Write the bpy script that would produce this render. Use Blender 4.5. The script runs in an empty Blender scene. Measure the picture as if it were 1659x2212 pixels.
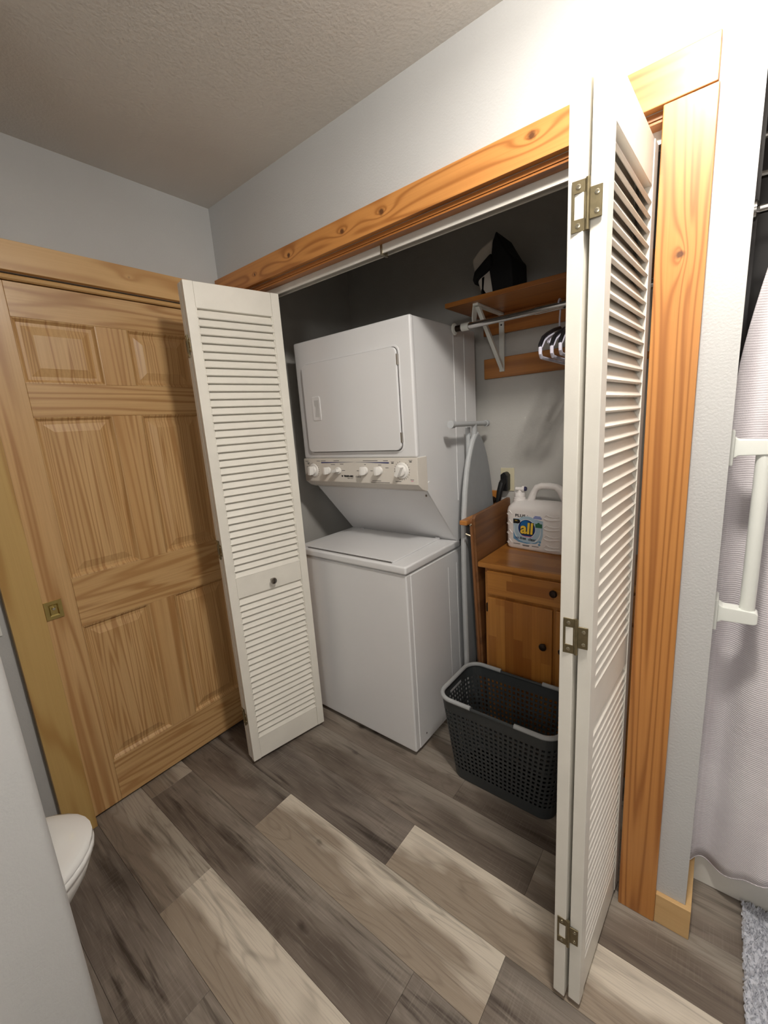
import bpy, bmesh, math, random
from mathutils import Vector, Matrix
random.seed(7)
D = bpy.data
COL = bpy.context.scene.collection
SC = bpy.context.scene

# ------------------------------------------------------------------ camera
CAM = (1.858, -1.202, 1.4804)
YAW, PITCH, ROLL, FPX = 0.6831, -0.2051, -0.0698, 908.64
cyw, syw, cp, sp = math.cos(YAW), math.sin(YAW), math.cos(PITCH), math.sin(PITCH)
fw = Vector((-syw*cp, cyw*cp, sp)); rt = Vector((cyw, syw, 0)); up = rt.cross(fw)
cr, sr = math.cos(ROLL), math.sin(ROLL)
r2 = rt*cr + up*sr; u2 = up*cr - rt*sr
cam = D.objects.new('camera', D.cameras.new('camera'))
COL.objects.link(cam)
cam.matrix_world = Matrix(((r2.x, u2.x, -fw.x, CAM[0]), (r2.y, u2.y, -fw.y, CAM[1]), (r2.z, u2.z, -fw.z, CAM[2]), (0, 0, 0, 1)))
cam.data.sensor_fit = 'HORIZONTAL'; cam.data.sensor_width = 36.0
cam.data.lens = FPX/1659*36.0
cam.data.clip_start = 0.02
SC.camera = cam
# ------------------------------------------------------------------ world, lamp, exposure
w = D.worlds.new('world'); SC.world = w; w.use_nodes = True
w.node_tree.nodes['Background'].inputs[0].default_value = (0.8, 0.85, 0.9, 1)
w.node_tree.nodes['Background'].inputs[1].default_value = 0.05
LAMP = (1.80, -0.56, 2.40)
ld = D.lights.new('ceiling_lamp_bulb', 'POINT'); ld.energy = 13.5; ld.shadow_soft_size = 0.075
ld.color = (1.0, 0.945, 0.87)
lo = D.objects.new('ceiling_lamp_bulb', ld); COL.objects.link(lo); lo.location = LAMP
ld3 = D.lights.new('ceiling_lamp_diffuser', 'AREA'); ld3.shape = 'DISK'; ld3.size = 0.15; ld3.energy = 7.5; ld3.color = ld.color
lo3 = D.objects.new('ceiling_lamp_diffuser', ld3); COL.objects.link(lo3); lo3.location = LAMP
FILL_POS = (2.3, -2.5, 2.0)
ld2 = D.lights.new('fill_lamp_bulb', 'POINT'); ld2.energy = 15; ld2.shadow_soft_size = 0.2  # added fill lamp behind the camera, lifts the dark left and low areas
ld2.color = (1.0, 0.965, 0.92)
lo2 = D.objects.new('fill_lamp_bulb', ld2); COL.objects.link(lo2); lo2.location = FILL_POS
SC.view_settings.view_transform = 'Standard'
SC.view_settings.look = 'None'
SC.view_settings.gamma = 1.0
SC.view_settings.use_curve_mapping = False
SC.view_settings.exposure = 0.95

# ------------------------------------------------------------------ materials
def srgb(r, g, b):
    f = lambda c: ((c/255)/12.92 if c/255 <= .04045 else ((c/255+.055)/1.055)**2.4)
    return (f(r), f(g), f(b), 1)

class G:
    """tiny node-graph helper"""
    def __init__(s, name, rough=.5, metal=0., spec=.5, coat=0.):
        s.m = D.materials.new(name); s.m.use_nodes = True
        s.t = s.m.node_tree; s.p = s.t.nodes['Principled BSDF']
        s.p.inputs['Roughness'].default_value = rough
        s.p.inputs['Metallic'].default_value = metal
        s.p.inputs['Specular IOR Level'].default_value = spec
        s.p.inputs['Coat Weight'].default_value = coat
        s.p.inputs['Coat Roughness'].default_value = .15
    def n(s, typ, **kw):
        nd = s.t.nodes.new(typ)
        for k, v in kw.items(): setattr(nd, k, v)
        return nd
    def set(s, sock, v):
        if isinstance(v, bpy.types.NodeSocket): s.t.links.new(v, sock)
        else: sock.default_value = v
    def obj(s): return s.n('ShaderNodeTexCoord').outputs['Object']
    def map(s, vec, scale=(1, 1, 1), loc=(0, 0, 0), rot=(0, 0, 0)):
        nd = s.n('ShaderNodeMapping'); s.set(nd.inputs['Vector'], vec)
        s.set(nd.inputs['Scale'], scale); s.set(nd.inputs['Location'], loc); s.set(nd.inputs['Rotation'], rot)
        return nd.outputs[0]
    def noise(s, vec, scale=5., detail=2., rough=.5, dist=0.):
        nd = s.n('ShaderNodeTexNoise'); s.set(nd.inputs['Vector'], vec)
        nd.inputs['Scale'].default_value = scale; nd.inputs['Detail'].default_value = detail
        nd.inputs['Roughness'].default_value = rough; nd.inputs['Distortion'].default_value = dist
        return nd.outputs['Fac']
    def math(s, op, a, b=0., c=0., clamp=False):
        nd = s.n('ShaderNodeMath', operation=op, use_clamp=clamp)
        s.set(nd.inputs[0], a); s.set(nd.inputs[1], b)
        if len(nd.inputs) > 2: s.set(nd.inputs[2], c)
        return nd.outputs[0]
    def mix(s, f, a, b, bt='MIX'):
        nd = s.n('ShaderNodeMix', data_type='RGBA', blend_type=bt)
        s.set(nd.inputs[0], f); s.set(nd.inputs[6], a); s.set(nd.inputs[7], b)
        return nd.outputs[2]
    def ramp(s, f, stops, interp='LINEAR'):
        nd = s.n('ShaderNodeValToRGB'); cr_ = nd.color_ramp; cr_.interpolation = interp
        while len(cr_.elements) < len(stops): cr_.elements.new(.5)
        for e, (p, c) in zip(cr_.elements, stops):
            e.position = p; e.color = c if len(c) == 4 else (*c, 1)
        s.set(nd.inputs[0], f); return nd.outputs[0]
    def rng(s, f, a, b, c=0., d=1.):
        nd = s.n('ShaderNodeMapRange'); s.set(nd.inputs[0], f)
        for i, v in zip((1, 2, 3, 4), (a, b, c, d)): nd.inputs[i].default_value = v
        return nd.outputs[0]
    def bump(s, h, strength=.2, dist=.002):
        nd = s.n('ShaderNodeBump'); nd.inputs['Strength'].default_value = strength
        nd.inputs['Distance'].default_value = dist; s.set(nd.inputs['Height'], h)
        s.t.links.new(nd.outputs[0], s.p.inputs['Normal'])
    def col(s, c): s.set(s.p.inputs['Base Color'], c); return s.m
    def dist(s, vec, pt):
        nd = s.n('ShaderNodeVectorMath', operation='DISTANCE')
        s.set(nd.inputs[0], vec); nd.inputs[1].default_value = pt
        return nd.outputs['Value']

def plain(name, c, rough=.5, metal=0., spec=.5, coat=0., var=.04, vs=14., bump=0., bs=300.):
    g = G(name, rough, metal, spec, coat); o = g.obj()
    nz = g.noise(o, vs, 3)
    d = tuple(x*(1-var*2) for x in c[:3])+(1,)
    g.col(g.mix(g.rng(nz, .35, .65), c, d))
    if bump: g.bump(g.noise(o, bs, 2), bump, .0015)
    return g.m

def wood(name, light, dark, axis='Z', rings=22., across=7., along=.55, rough=.42, coat=.15, knots=(), sharp=.5, streak=.35, off=(0, 0, 0), warm=None, face=None):
    """pine grain: contour lines of a stretched noise field, knots swell the rings"""
    g = G(name, rough, 0, .5, coat); o = g.obj()
    sc = {'X': (along, across, across), 'Y': (across, along, across), 'Z': (across, across, along)}[axis]
    if face: sc = tuple(.6 if a == face else b for a, b in zip('XYZ', sc))
    v = g.map(o, sc, off)
    fld = g.noise(v, 1., 2.2, .45, .25)
    kmask = None
    for (pt, rad) in knots:
        m = tuple(a*b for a, b in zip(pt, {'X': (.45, 1, 1), 'Y': (1, .45, 1), 'Z': (1, 1, .45)}[axis]))
        vv = g.map(o, {'X': (.45, 1, 1), 'Y': (1, .45, 1), 'Z': (1, 1, .45)}[axis])
        ds = g.dist(vv, m)
        sw = g.math('POWER', 2.718, g.math('MULTIPLY', ds, -1/(rad*1.2)))
        fld = g.math('ADD', fld, g.math('MULTIPLY', sw, .2))
        dn = g.math('ADD', g.dist(o, pt), g.math('MULTIPLY', g.math('SUBTRACT', g.noise(o, 60, 2), .5), rad*.8))
        km = g.rng(dn, rad*.35, rad*.85, 1., 0.)
        kmask = km if kmask is None else g.math('MAXIMUM', kmask, km)
    s = g.math('SINE', g.math('MULTIPLY', fld, rings*6.283))
    line = g.math('POWER', g.rng(s, -1, 1), 1.6+sharp*2)
    fs = {'X': (3, 160, 160), 'Y': (160, 3, 160), 'Z': (160, 160, 3)}[axis]
    fine = g.noise(g.map(o, fs), 1., 3, .6)
    big = g.noise(g.map(o, tuple(x*.35 for x in sc)), 1., 2)
    c = g.mix(g.math('MULTIPLY', line, .8), light, dark)
    c = g.mix(g.math('MULTIPLY', g.rng(fine, .4, .75), streak), c, dark)
    if warm: c = g.mix(g.rng(big, .42, .68, 0, .75), c, warm)
    if kmask is not None: c = g.mix(g.math('MULTIPLY', kmask, .88), c, srgb(72, 34, 14))
    g.bump(g.math('ADD', g.math('MULTIPLY', line, -.4), fine), .06, .001)
    return g.col(c)

M = {}
# painted walls: light cool grey, orange-peel roller texture
def paint(name, c, b=.35, s=170, rough=.55):
    g = G(name, rough, 0, .35); o = g.obj()
    n1 = g.noise(o, s, 2, .5); n2 = g.noise(o, 3.0, 3)
    d = tuple(x*.95 for x in c[:3])+(1,)
    g.bump(n1, b, .002)
    return g.col(g.mix(g.rng(n2, .3, .7), c, d))
M['wall'] = paint('wall_paint_grey', srgb(192, 192, 191))
M['closet'] = paint('closet_paint_grey', srgb(190, 188, 183))
M['ceil'] = paint('ceiling_paint', srgb(224, 220, 214), .5, 120, .8)
M['dark_tile'] = paint('dark_shower_surround', srgb(52, 46, 44), .1, 60, .35)
M['white'] = plain('white_door_paint', srgb(233, 229, 219), .42, var=.03, vs=9, bump=.08, bs=220)
M['enamel'] = plain('white_appliance_enamel', srgb(226, 226, 227), .32, var=.008, vs=6, bump=.05, bs=700)
M['panelgrey'] = plain('warm_grey_console_plastic', srgb(222, 216, 207), .4, var=.01)
M['knobwhite'] = plain('white_plastic', srgb(236, 234, 230), .33, var=.01)
M['ink'] = plain('grey_print', srgb(105, 102, 100), .6)
M['inkblack'] = plain('black_print', srgb(28, 28, 30), .5)
M['blueline'] = plain('dark_blue_print', srgb(40, 48, 110), .5)
M['black'] = plain('black_plastic', srgb(20, 20, 21), .4)
M['brass'] = plain('brushed_antique_brass', srgb(150, 138, 108), .34, .9, var=.12, vs=60)
M['brightbrass'] = plain('polished_brass', srgb(200, 178, 110), .3, 1., var=.06, vs=20)
M['screw'] = plain('steel_screw', srgb(190, 182, 160), .25, .95)
M['nickel'] = plain('satin_nickel', srgb(170, 165, 158), .25, 1.)
M['chrome'] = plain('chrome_tube', srgb(200, 198, 196), .16, 1.)
M['bronze'] = plain('dark_bronze_knob', srgb(58, 46, 38), .3, .7)
M['basket'] = plain('charcoal_plastic', srgb(56, 60, 62), .5, var=.03)
M['grip'] = plain('light_grey_soft_grip', srgb(165, 168, 170), .45)
M['ceramic'] = plain('white_vitreous_china', srgb(240, 240, 238), .1, coat=.4, var=.005)
M['plate'] = plain('ivory_wall_plate', srgb(214, 206, 176), .4)
M['whiteplate'] = plain('white_wall_plate', srgb(236, 235, 232), .4)
M['rail'] = plain('white_powder_coat', srgb(226, 228, 222), .4, var=.01)
M['iron_cover'] = plain('grey_board_cover', srgb(150, 153, 155), .75, var=.03, bump=.1, bs=500)
M['iron_tube'] = plain('pale_grey_tube', srgb(188, 191, 193), .45)
M['hdpe'] = plain('milk_white_plastic', srgb(240, 235, 232), .36, var=.006)
M['navy'] = plain('navy_cap', srgb(34, 32, 78), .35)
M['lab_blue'] = plain('pale_blue_label', srgb(176, 202, 218), .45)
M['lab_white'] = plain('white_label', srgb(232, 236, 240), .45)
M['lab_mid'] = plain('mid_blue_label', srgb(112, 160, 196), .45)
M['lab_navy'] = plain('navy_roundel', srgb(22, 58, 120), .4)
M['lab_yellow'] = plain('yellow_lettering', srgb(246, 208, 74), .4)
M['lab_green'] = plain('green_badge', srgb(46, 110, 76), .45)
M['lab_pink'] = plain('pink_swash', srgb(226, 160, 178), .45)
M['lab_per'] = plain('periwinkle_print', srgb(128, 146, 208), .45)
M['hang_b'] = plain('black_hanger_plastic', srgb(22, 22, 25), .35)
M['hang_w'] = plain('lilac_white_hanger_plastic', srgb(222, 220, 236), .35)
M['bag_b'] = plain('black_bag_cloth', srgb(13, 13, 15), .85, bump=.2, bs=400)
M['bag_w'] = plain('white_bag_cloth', srgb(205, 198, 188), .85, bump=.2, bs=400)
M['tub'] = plain('white_tub', srgb(220, 218, 212), .25)
M['tubtrim'] = plain('tan_caulk_strip', srgb(186, 172, 148), .6)
M['trackwhite'] = plain('white_track_metal', srgb(214, 210, 202), .4, .2)
M['lampglass'] = None
g = G('frosted_lamp_glass', .4); g.p.inputs['Emission Color'].default_value = (1, .94, .86, 1); g.p.inputs['Emission Strength'].default_value = 6.0
M['lampglass'] = g.col((.9, .9, .88, 1))

# pine
PL, PD = srgb(212, 174, 122), srgb(166, 118, 66)
M['pineZ'] = wood('clear_pine_upright', PL, PD, 'Z', 10, 9, .35, warm=srgb(198, 152, 96), face='X')
M['pineZ2'] = wood('clear_pine_panel', PL, PD, 'Z', 24, 11, .22, off=(3, 7, 1), sharp=.6, warm=srgb(200, 157, 102), face='X')
M['pineY'] = wood('clear_pine_rail', PL, PD, 'Y', 13, 9, .45, off=(1, 2, 9), warm=srgb(200, 157, 102), face='X')
M['casingZ'] = wood('honey_pine_casing_upright', srgb(202, 168, 104), srgb(176, 134, 72), 'Z', 7, 6, .5, off=(5, 5, 2), sharp=.8, streak=.2, face='X')
M['casingY'] = wood('honey_pine_casing_level', srgb(214, 174, 118), srgb(182, 134, 78), 'Y', 6, 6, .5, off=(0, 4, 4), knots=(((.03, -.40, 2.10), .012),), streak=.2, face='X')
OL, OD = srgb(200, 138, 74), srgb(152, 92, 40)
M['trimX'] = wood('amber_pine_level', OL, OD, 'X', 12, 11, .36, knots=(((.30, -.02, 2.118), .009), ((.52, -.02, 2.13), .013), ((.80, -.02, 2.126), .014), ((.97, -.02, 2.13), .016), ((1.44, -.02, 2.14), .015)), sharp=.7, streak=.25, face='Y')
M['trimZ'] = wood('amber_pine_upright', srgb(190, 130, 68), srgb(146, 88, 38), 'Z', 13, 12, .36, off=(2, 3, 5), knots=(((1.757, -.02, 1.79), .013),), sharp=.7, streak=.25, face='Y')
M['trimsoffit'] = wood('amber_pine_soffit', srgb(170, 108, 52), srgb(120, 70, 30), 'X', 6, 7, .5, off=(4, 1, 0))
M['basepine'] = wood('pale_pine_skirting', srgb(208, 172, 120), srgb(178, 134, 84), 'X', 6, 9, .6, off=(1, 8, 3), streak=.2, face='Y')
M['shelfwood'] = wood('amber_shelf_board', srgb(176, 112, 48), srgb(136, 80, 30), 'X', 5, 7, .5, off=(9, 1, 3))
M['cleat'] = wood('amber_cleat', srgb(186, 122, 56), srgb(146, 90, 36), 'X', 5, 7, .5, off=(2, 6, 3))
M['traywood'] = wood('brown_tray_veneer', srgb(136, 92, 54), srgb(106, 68, 38), 'Y', 5, 8, .6, off=(2, 2, 3), rough=.5)
M['trayedge'] = wood('worn_tray_edge', srgb(150, 100, 58), srgb(98, 60, 34), 'Z', 5, 12, .6, off=(2, 2, 3), rough=.6)
# glued-up stave wood for the cabinet
def stave(name, along, across, ls, ac):
    g = G(name, .36, 0, .5, .3); o = g.obj()
    sep = g.n('ShaderNodeSeparateXYZ'); g.set(sep.inputs[0], o)
    a = sep.outputs['XYZ'.index(along)]; c = sep.outputs['XYZ'.index(across)]
    row = g.math('FLOOR', g.math('MULTIPLY', c, 1/ac))
    wn = g.n('ShaderNodeTexWhiteNoise', noise_dimensions='1D'); g.set(wn.inputs['W'], row)
    colm = g.math('FLOOR', g.math('ADD', g.math('MULTIPLY', a, 1/ls), g.math('MULTIPLY', wn.outputs[0], 7.3)))
    comb = g.n('ShaderNodeCombineXYZ'); g.set(comb.inputs[0], row); g.set(comb.inputs[1], colm)
    w2 = g.n('ShaderNodeTexWhiteNoise', noise_dimensions='2D'); g.set(w2.inputs['Vector'], comb.outputs[0])
    c1 = g.ramp(w2.outputs[0], [(0, srgb(166, 106, 44)), (.35, srgb(186, 124, 56)), (.7, srgb(192, 132, 62)), (1, srgb(154, 94, 38))])
    fs = {'X': (3, 120, 120), 'Y': (120, 3, 120), 'Z': (120, 120, 3)}[along]
    fine = g.noise(g.map(o, fs), 1., 3, .6)
    return g.col(g.mix(g.rng(fine, .4, .8, 0, .4), c1, srgb(130, 76, 30)))
M['staveX'] = stave('stave_wood_level', 'X', 'Y', .34, .052)
M['staveXz'] = stave('stave_wood_drawer', 'X', 'Z', .20, .046)
M['staveZ'] = stave('stave_wood_upright', 'Z', 'X', .42, .040)

# vinyl plank floor
def floor_mat():
    g = G('grey_brown_vinyl_plank', .42, 0, .4); o = g.obj()
    oi = g.n('ShaderNodeObjectInfo')
    at = g.n('ShaderNodeAttribute', attribute_type='OBJECT', attribute_name='tone'); tone = at.outputs['Fac']
    loc = g.n('ShaderNodeCombineXYZ'); g.set(loc.inputs[0], g.math('MULTIPLY', oi.outputs['Random'], 40.)); g.set(loc.inputs[1], g.math('MULTIPLY', oi.outputs['Random'], 17.)); 
    vec = g.n('ShaderNodeVectorMath', operation='ADD'); g.set(vec.inputs[0], o); g.set(vec.inputs[1], loc.outputs[0]); p = vec.outputs[0]
    wob = g.noise(g.map(p, (2.2, 7, 1)), 1., 3, .5)
    sep = g.n('ShaderNodeSeparateXYZ'); g.set(sep.inputs[0], o)
    # light heartwood band towards one edge of the light planks
    band = g.math('ADD', g.math('MULTIPLY', sep.outputs[1], 9.), g.math('MULTIPLY', g.math('SUBTRACT', wob, .5), 2.6))
    bandm = g.rng(band, -.1, .3, 0, 1)
    cl = g.mix(bandm, srgb(152, 138, 122), srgb(208, 198, 182))
    cd = g.mix(g.rng(wob, .35, .65), srgb(72, 63, 58), srgb(124, 114, 105))
    base = g.mix(tone, cd, cl)
    # long grain contour lines
    fld = g.noise(g.map(p, (1.1, 9, 1)), 1., 2.5, .5, .4)
    ln = g.math('POWER', g.rng(g.math('SINE', g.math('MULTIPLY', fld, 75.)), -1, 1), 8.)
    base = g.mix(g.math('MULTIPLY', ln, .24), base, srgb(80, 67, 56))
    # weathered dark streaks
    st = g.noise(g.map(p, (1.6, 22, 1)), 1., 4, .6, .6)
    sm = g.rng(st, .55, .68, 0, .92)
    sm = g.math('MULTIPLY', sm, g.math('SUBTRACT', 1.05, g.math('MULTIPLY', tone, .6)))
    base = g.mix(sm, base, srgb(56, 47, 41))
    # saw marks across the plank on the darker boards
    saw = g.noise(g.map(p, (210, 5, 1)), 1., 2, .6)
    fine = g.noise(g.map(p, (6, 240, 1)), 1., 3, .6)
    patch = g.rng(g.noise(g.map(p, (3, 9, 1)), 1., 2), .45, .62)
    sw = g.math('MULTIPLY', g.math('MULTIPLY', g.rng(saw, .5, .75), patch), g.math('SUBTRACT', 1., tone))
    base = g.mix(g.math('MULTIPLY', sw, .2), base, srgb(172, 164, 154))
    base = g.mix(g.math('MULTIPLY', g.rng(fine, .5, .8), .35), base, srgb(70, 60, 53))
    base = g.mix(g.math('MULTIPLY', g.rng(g.noise(g.map(p, (9, 200, 1), (5, 5, 0)), 1., 2), .55, .8), .22), base, srgb(190, 182, 170))
    # knots
    vo = g.n('ShaderNodeTexVoronoi'); g.set(vo.inputs['Vector'], g.map(p, (4.2, 8.5, 1))); vo.inputs['Scale'].default_value = 1.
    kn = g.math('ADD', vo.outputs['Distance'], g.math('MULTIPLY', g.math('SUBTRACT', g.noise(g.map(p, (18, 30, 1)), 1., 3), .5), .28))
    wn = g.n('ShaderNodeSeparateColor'); g.set(wn.inputs[0], vo.outputs['Color'])
    on = g.math('GREATER_THAN', wn.outputs[0], .45)
    base = g.mix(g.math('MULTIPLY', g.math('MULTIPLY', g.rng(kn, .02, .12, 1, 0), on), .8), base, srgb(56, 46, 40))
    g.bump(g.math('ADD', g.math('MULTIPLY', st, .6), g.math('MULTIPLY', fine, .4)), .12, .001)
    return g.col(base)
M['floor'] = floor_mat()
M['subfloor'] = plain('dark_subfloor', srgb(40, 36, 33), .9)

def cloth_mat():
    g = G('white_waffle_curtain', .85, 0, .2); o = g.obj()
    wv = g.n('ShaderNodeTexWave', wave_type='BANDS', bands_direction='Z'); g.set(wv.inputs['Vector'], o); wv.inputs['Scale'].default_value = 55
    wv.inputs['Distortion'].default_value = .4
    nz = g.noise(o, 5, 3)
    g.bump(g.math('ADD', wv.outputs['Fac'], g.noise(o, 400, 1)), .35, .002)
    return g.col(g.mix(g.rng(nz, .3, .7), srgb(222, 217, 220), srgb(206, 200, 204)))
M['curtain'] = cloth_mat()
M['mat'] = plain('grey_plush_pile', srgb(206, 208, 216), .95, var=.05, vs=60, bump=.6, bs=350)

# ------------------------------------------------------------------ mesh builder
class MB:
    def __init__(s): s.bm = bmesh.new(); s.wn = False
    def _merge(s, tb, mat=None):
        if mat is not None: bmesh.ops.transform(tb, matrix=mat, verts=tb.verts)
        me = D.meshes.new('tmp'); tb.to_mesh(me); tb.free(); s.bm.from_mesh(me); D.meshes.remove(me)
        return s
    def box(s, x0, x1, y0, y1, z0, z1, bev=0., seg=2, mat=None):
        tb = bmesh.new()
        bmesh.ops.create_cube(tb, size=1, matrix=Matrix.Translation(((x0+x1)/2, (y0+y1)/2, (z0+z1)/2)) @ Matrix.Diagonal((abs(x1-x0), abs(y1-y0), abs(z1-z0), 1)))
        if bev: s.wn = True; bmesh.ops.bevel(tb, geom=list(tb.edges), offset=bev, segments=seg, affect='EDGES', profile=.5)
        return s._merge(tb, mat)
    def prism(s, pts, axis, a0, a1, bev=0., seg=2, mat=None):
        """polygon pts (2-D) pushed along axis; plane order: X->(y,z) Y->(x,z) Z->(x,y)"""
        tb = bmesh.new()
        f = {'X': lambda p, a: (a, p[0], p[1]), 'Y': lambda p, a: (p[0], a, p[1]), 'Z': lambda p, a: (p[0], p[1], a)}[axis]
        v0 = [tb.verts.new(f(p, a0)) for p in pts]; v1 = [tb.verts.new(f(p, a1)) for p in pts]
        n = len(pts)
        tb.faces.new(v0); tb.faces.new(v1)
        for i in range(n): tb.faces.new((v0[i], v0[(i+1) % n], v1[(i+1) % n], v1[i]))
        bmesh.ops.recalc_face_normals(tb, faces=tb.faces)
        if bev: s.wn = True; bmesh.ops.bevel(tb, geom=list(tb.edges), offset=bev, segments=seg, affect='EDGES', profile=.5)
        return s._merge(tb, mat)
    def loft(s, rings, cap0=True, cap1=True, mat=None):
        tb = bmesh.new(); R = [[tb.verts.new(p) for p in r] for r in rings]; n = len(R[0])
        for a, b in zip(R, R[1:]):
            for i in range(n): tb.faces.new((a[i], a[(i+1) % n], b[(i+1) % n], b[i]))
        if cap0: tb.faces.new(R[0][::-1])
        if cap1: tb.faces.new(R[-1])
        bmesh.ops.recalc_face_normals(tb, faces=tb.faces)
        return s._merge(tb, mat)
    def tube(s, path, r, n=10, closed=False, mat=None):
        P = [Vector(p) for p in path]; m = len(P); rs = r if isinstance(r, (list, tuple)) else [r]*m
        tb = bmesh.new(); rings = []; prev = None
        for i in range(m):
            if closed: t = (P[(i+1) % m]-P[i-1])
            else: t = P[min(i+1, m-1)]-P[max(i-1, 0)]
            t.normalize()
            if prev is None:
                a = Vector((0, 0, 1)) if abs(t.z) < .9 else Vector((1, 0, 0)); x = a.cross(t).normalized()
            else: x = (prev-t*prev.dot(t)).normalized()
            prev = x; y = t.cross(x)
            rings.append([tb.verts.new(P[i]+(x*math.cos(2*math.pi*k/n)+y*math.sin(2*math.pi*k/n))*rs[i]) for k in range(n)])
        pr = list(zip(rings, rings[1:]+[rings[0]])) if closed else list(zip(rings, rings[1:]))
        for a, b in pr:
            for k in range(n): tb.faces.new((a[k], a[(k+1) % n], b[(k+1) % n], b[k]))
        if not closed: tb.faces.new(rings[0][::-1]); tb.faces.new(rings[-1])
        bmesh.ops.recalc_face_normals(tb, faces=tb.faces)
        return s._merge(tb, mat)
    def lathe(s, prof, origin, axis='Z', n=24, mat=None):
        """prof: (radius, distance along axis)"""
        o = Vector(origin); rings = []
        ax = {'X': (Vector((0, 1, 0)), Vector((0, 0, 1)), Vector((1, 0, 0))), '-Y': (Vector((1, 0, 0)), Vector((0, 0, 1)), Vector((0, -1, 0))), 'Y': (Vector((1, 0, 0)), Vector((0, 0, 1)), Vector((0, 1, 0))), 'Z': (Vector((1, 0, 0)), Vector((0, 1, 0)), Vector((0, 0, 1)))}[axis]
        for r, d in prof:
            r = max(r, 1e-5)
            rings.append([o+ax[2]*d+(ax[0]*math.cos(2*math.pi*k/n)+ax[1]*math.sin(2*math.pi*k/n))*r for k in range(n)])
        return s.loft(rings, True, True, mat)
    def faces(s, verts, faces, mat=None):
        tb = bmesh.new(); V = [tb.verts.new(v) for v in verts]
        for f in faces: tb.faces.new([V[i] for i in f])
        return s._merge(tb, mat)
    def mesh(s, name, mat, smooth=.6):
        me = D.meshes.new(name); s.bm.to_mesh(me); s.bm.free()
        me.materials.append(mat)
        me.polygons.foreach_set('use_smooth', [False]*len(me.polygons))
        if smooth:
            me.polygons.foreach_set('use_smooth', [True]*len(me.polygons)); me.set_sharp_from_angle(angle=smooth)
        return me
    def build(s, name, mat, parent=None, smooth=.6):
        o = link(name, s.mesh(name, mat, smooth), parent)
        if s.wn and smooth:
            m = o.modifiers.new('weighted', 'WEIGHTED_NORMAL'); m.keep_sharp = True; m.weight = 90
        return o

def link(name, data, parent=None):
    o = D.objects.new(name, data); COL.objects.link(o)
    if parent is not None:
        o.parent = parent
        o.matrix_parent_inverse = world(parent).inverted()
    return o
def world(o):
    m = o.matrix_parent_inverse @ o.matrix_basis
    return world(o.parent) @ m if o.parent else o.matrix_basis.copy()
def empty(name, loc, label, cat, group=None, kind=None):
    o = D.objects.new(name, None); COL.objects.link(o); o.location = loc; o.empty_display_size = .05
    return tag(o, label, cat, group, kind)
def tag(o, label, cat=None, group=None, kind=None):
    o['label'] = label
    if cat: o['category'] = cat
    if group: o['group'] = group
    if kind: o['kind'] = kind
    return o
def S(o, label, cat): return tag(o, label, cat, kind='structure')
def place(o, loc=None, rz=0, parent=None):
    o.location = loc or (0, 0, 0); o.rotation_euler = (0, 0, rz); return o
def text_mesh(body, size, mat, name, align='CENTER', extrude=.0003, shear=0., bold=0., sx=1.):
    cu = D.curves.new('txt', 'FONT'); cu.body = body; cu.size = size; cu.align_x = align; cu.align_y = 'CENTER'
    cu.extrude = extrude; cu.shear = shear; cu.offset = bold; cu.resolution_u = 3
    ob = D.objects.new('txt', cu); COL.objects.link(ob)
    me = D.meshes.new_from_object(ob.evaluated_get(bpy.context.evaluated_depsgraph_get()))
    D.objects.remove(ob); D.curves.remove(cu)
    me.name = name; me.materials.clear(); me.materials.append(mat)
    if sx != 1: me.transform(Matrix.Diagonal((sx, 1, 1, 1)))
    return me
UPY = Matrix.Rotation(math.pi/2, 4, 'X')     # flat text -> faces -Y
def text_on_y(body, size, x, y, z, mat, name, parent, **kw):
    me = text_mesh(body, size, mat, name, **kw); me.transform(Matrix.Translation((x, y, z)) @ UPY)
    return link(name, me, parent)

def rrect(x0, x1, y0, y1, r, n=6):
    pts = []
    for cx, cy, a0 in ((x1-r, y1-r, 0), (x0+r, y1-r, 90), (x0+r, y0+r, 180), (x1-r, y0+r, 270)):
        for k in range(n+1):
            a = math.radians(a0+90*k/n); pts.append((cx+r*math.cos(a), cy+r*math.sin(a)))
    return pts

# ------------------------------------------------------------------ setting
H = 2.464
XO0, XO1, ZO = .165, 1.7105, 2.084        # closet opening
XW = 1.872                                 # free end of the closet wall
DB = .85                                   # closet back wall
XR, YF = 3.4, -2.7

# floor and its planks
fl = S(MB().box(-.12, XR+.1, YF-.1, 1.05, -.06, -.006).build('floor', M['subfloor'], smooth=0), 'grey-brown vinyl plank floor running under the doors and closet', 'floor')
rows = {}
def row(k): return -.345+.18*k
JO = {-1: [-.667, .555, 1.488, 2.7], 0: [-.163, 1.057, 2.277], 1: [-.97, .255, 1.475, 2.695], 2: [-.10, 1.118, 2.338], -2: [.08, 1.30, 2.52], -3: [-.66, .56, 1.78, 3.0], -4: [-.35, .87, 2.09]}
TO = {(-1, .555): .92, (-1, 1.488): .16, (-1, -.667): .18, (0, -.163): .05, (0, 1.057): 1., (1, .255): .22, (1, 1.475): .34, (2, -.10): .25, (2, 1.118): .2,
      (-2, .08): .16, (-2, -9): .62, (-2, 1.30): .08, (-3, -.66): .5, (-3, .56): .88, (-3, 1.78): .2, (-4, -.35): .06, (-4, .87): .15, (0, 2.277): .1, (-1, 2.7): .6}
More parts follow.
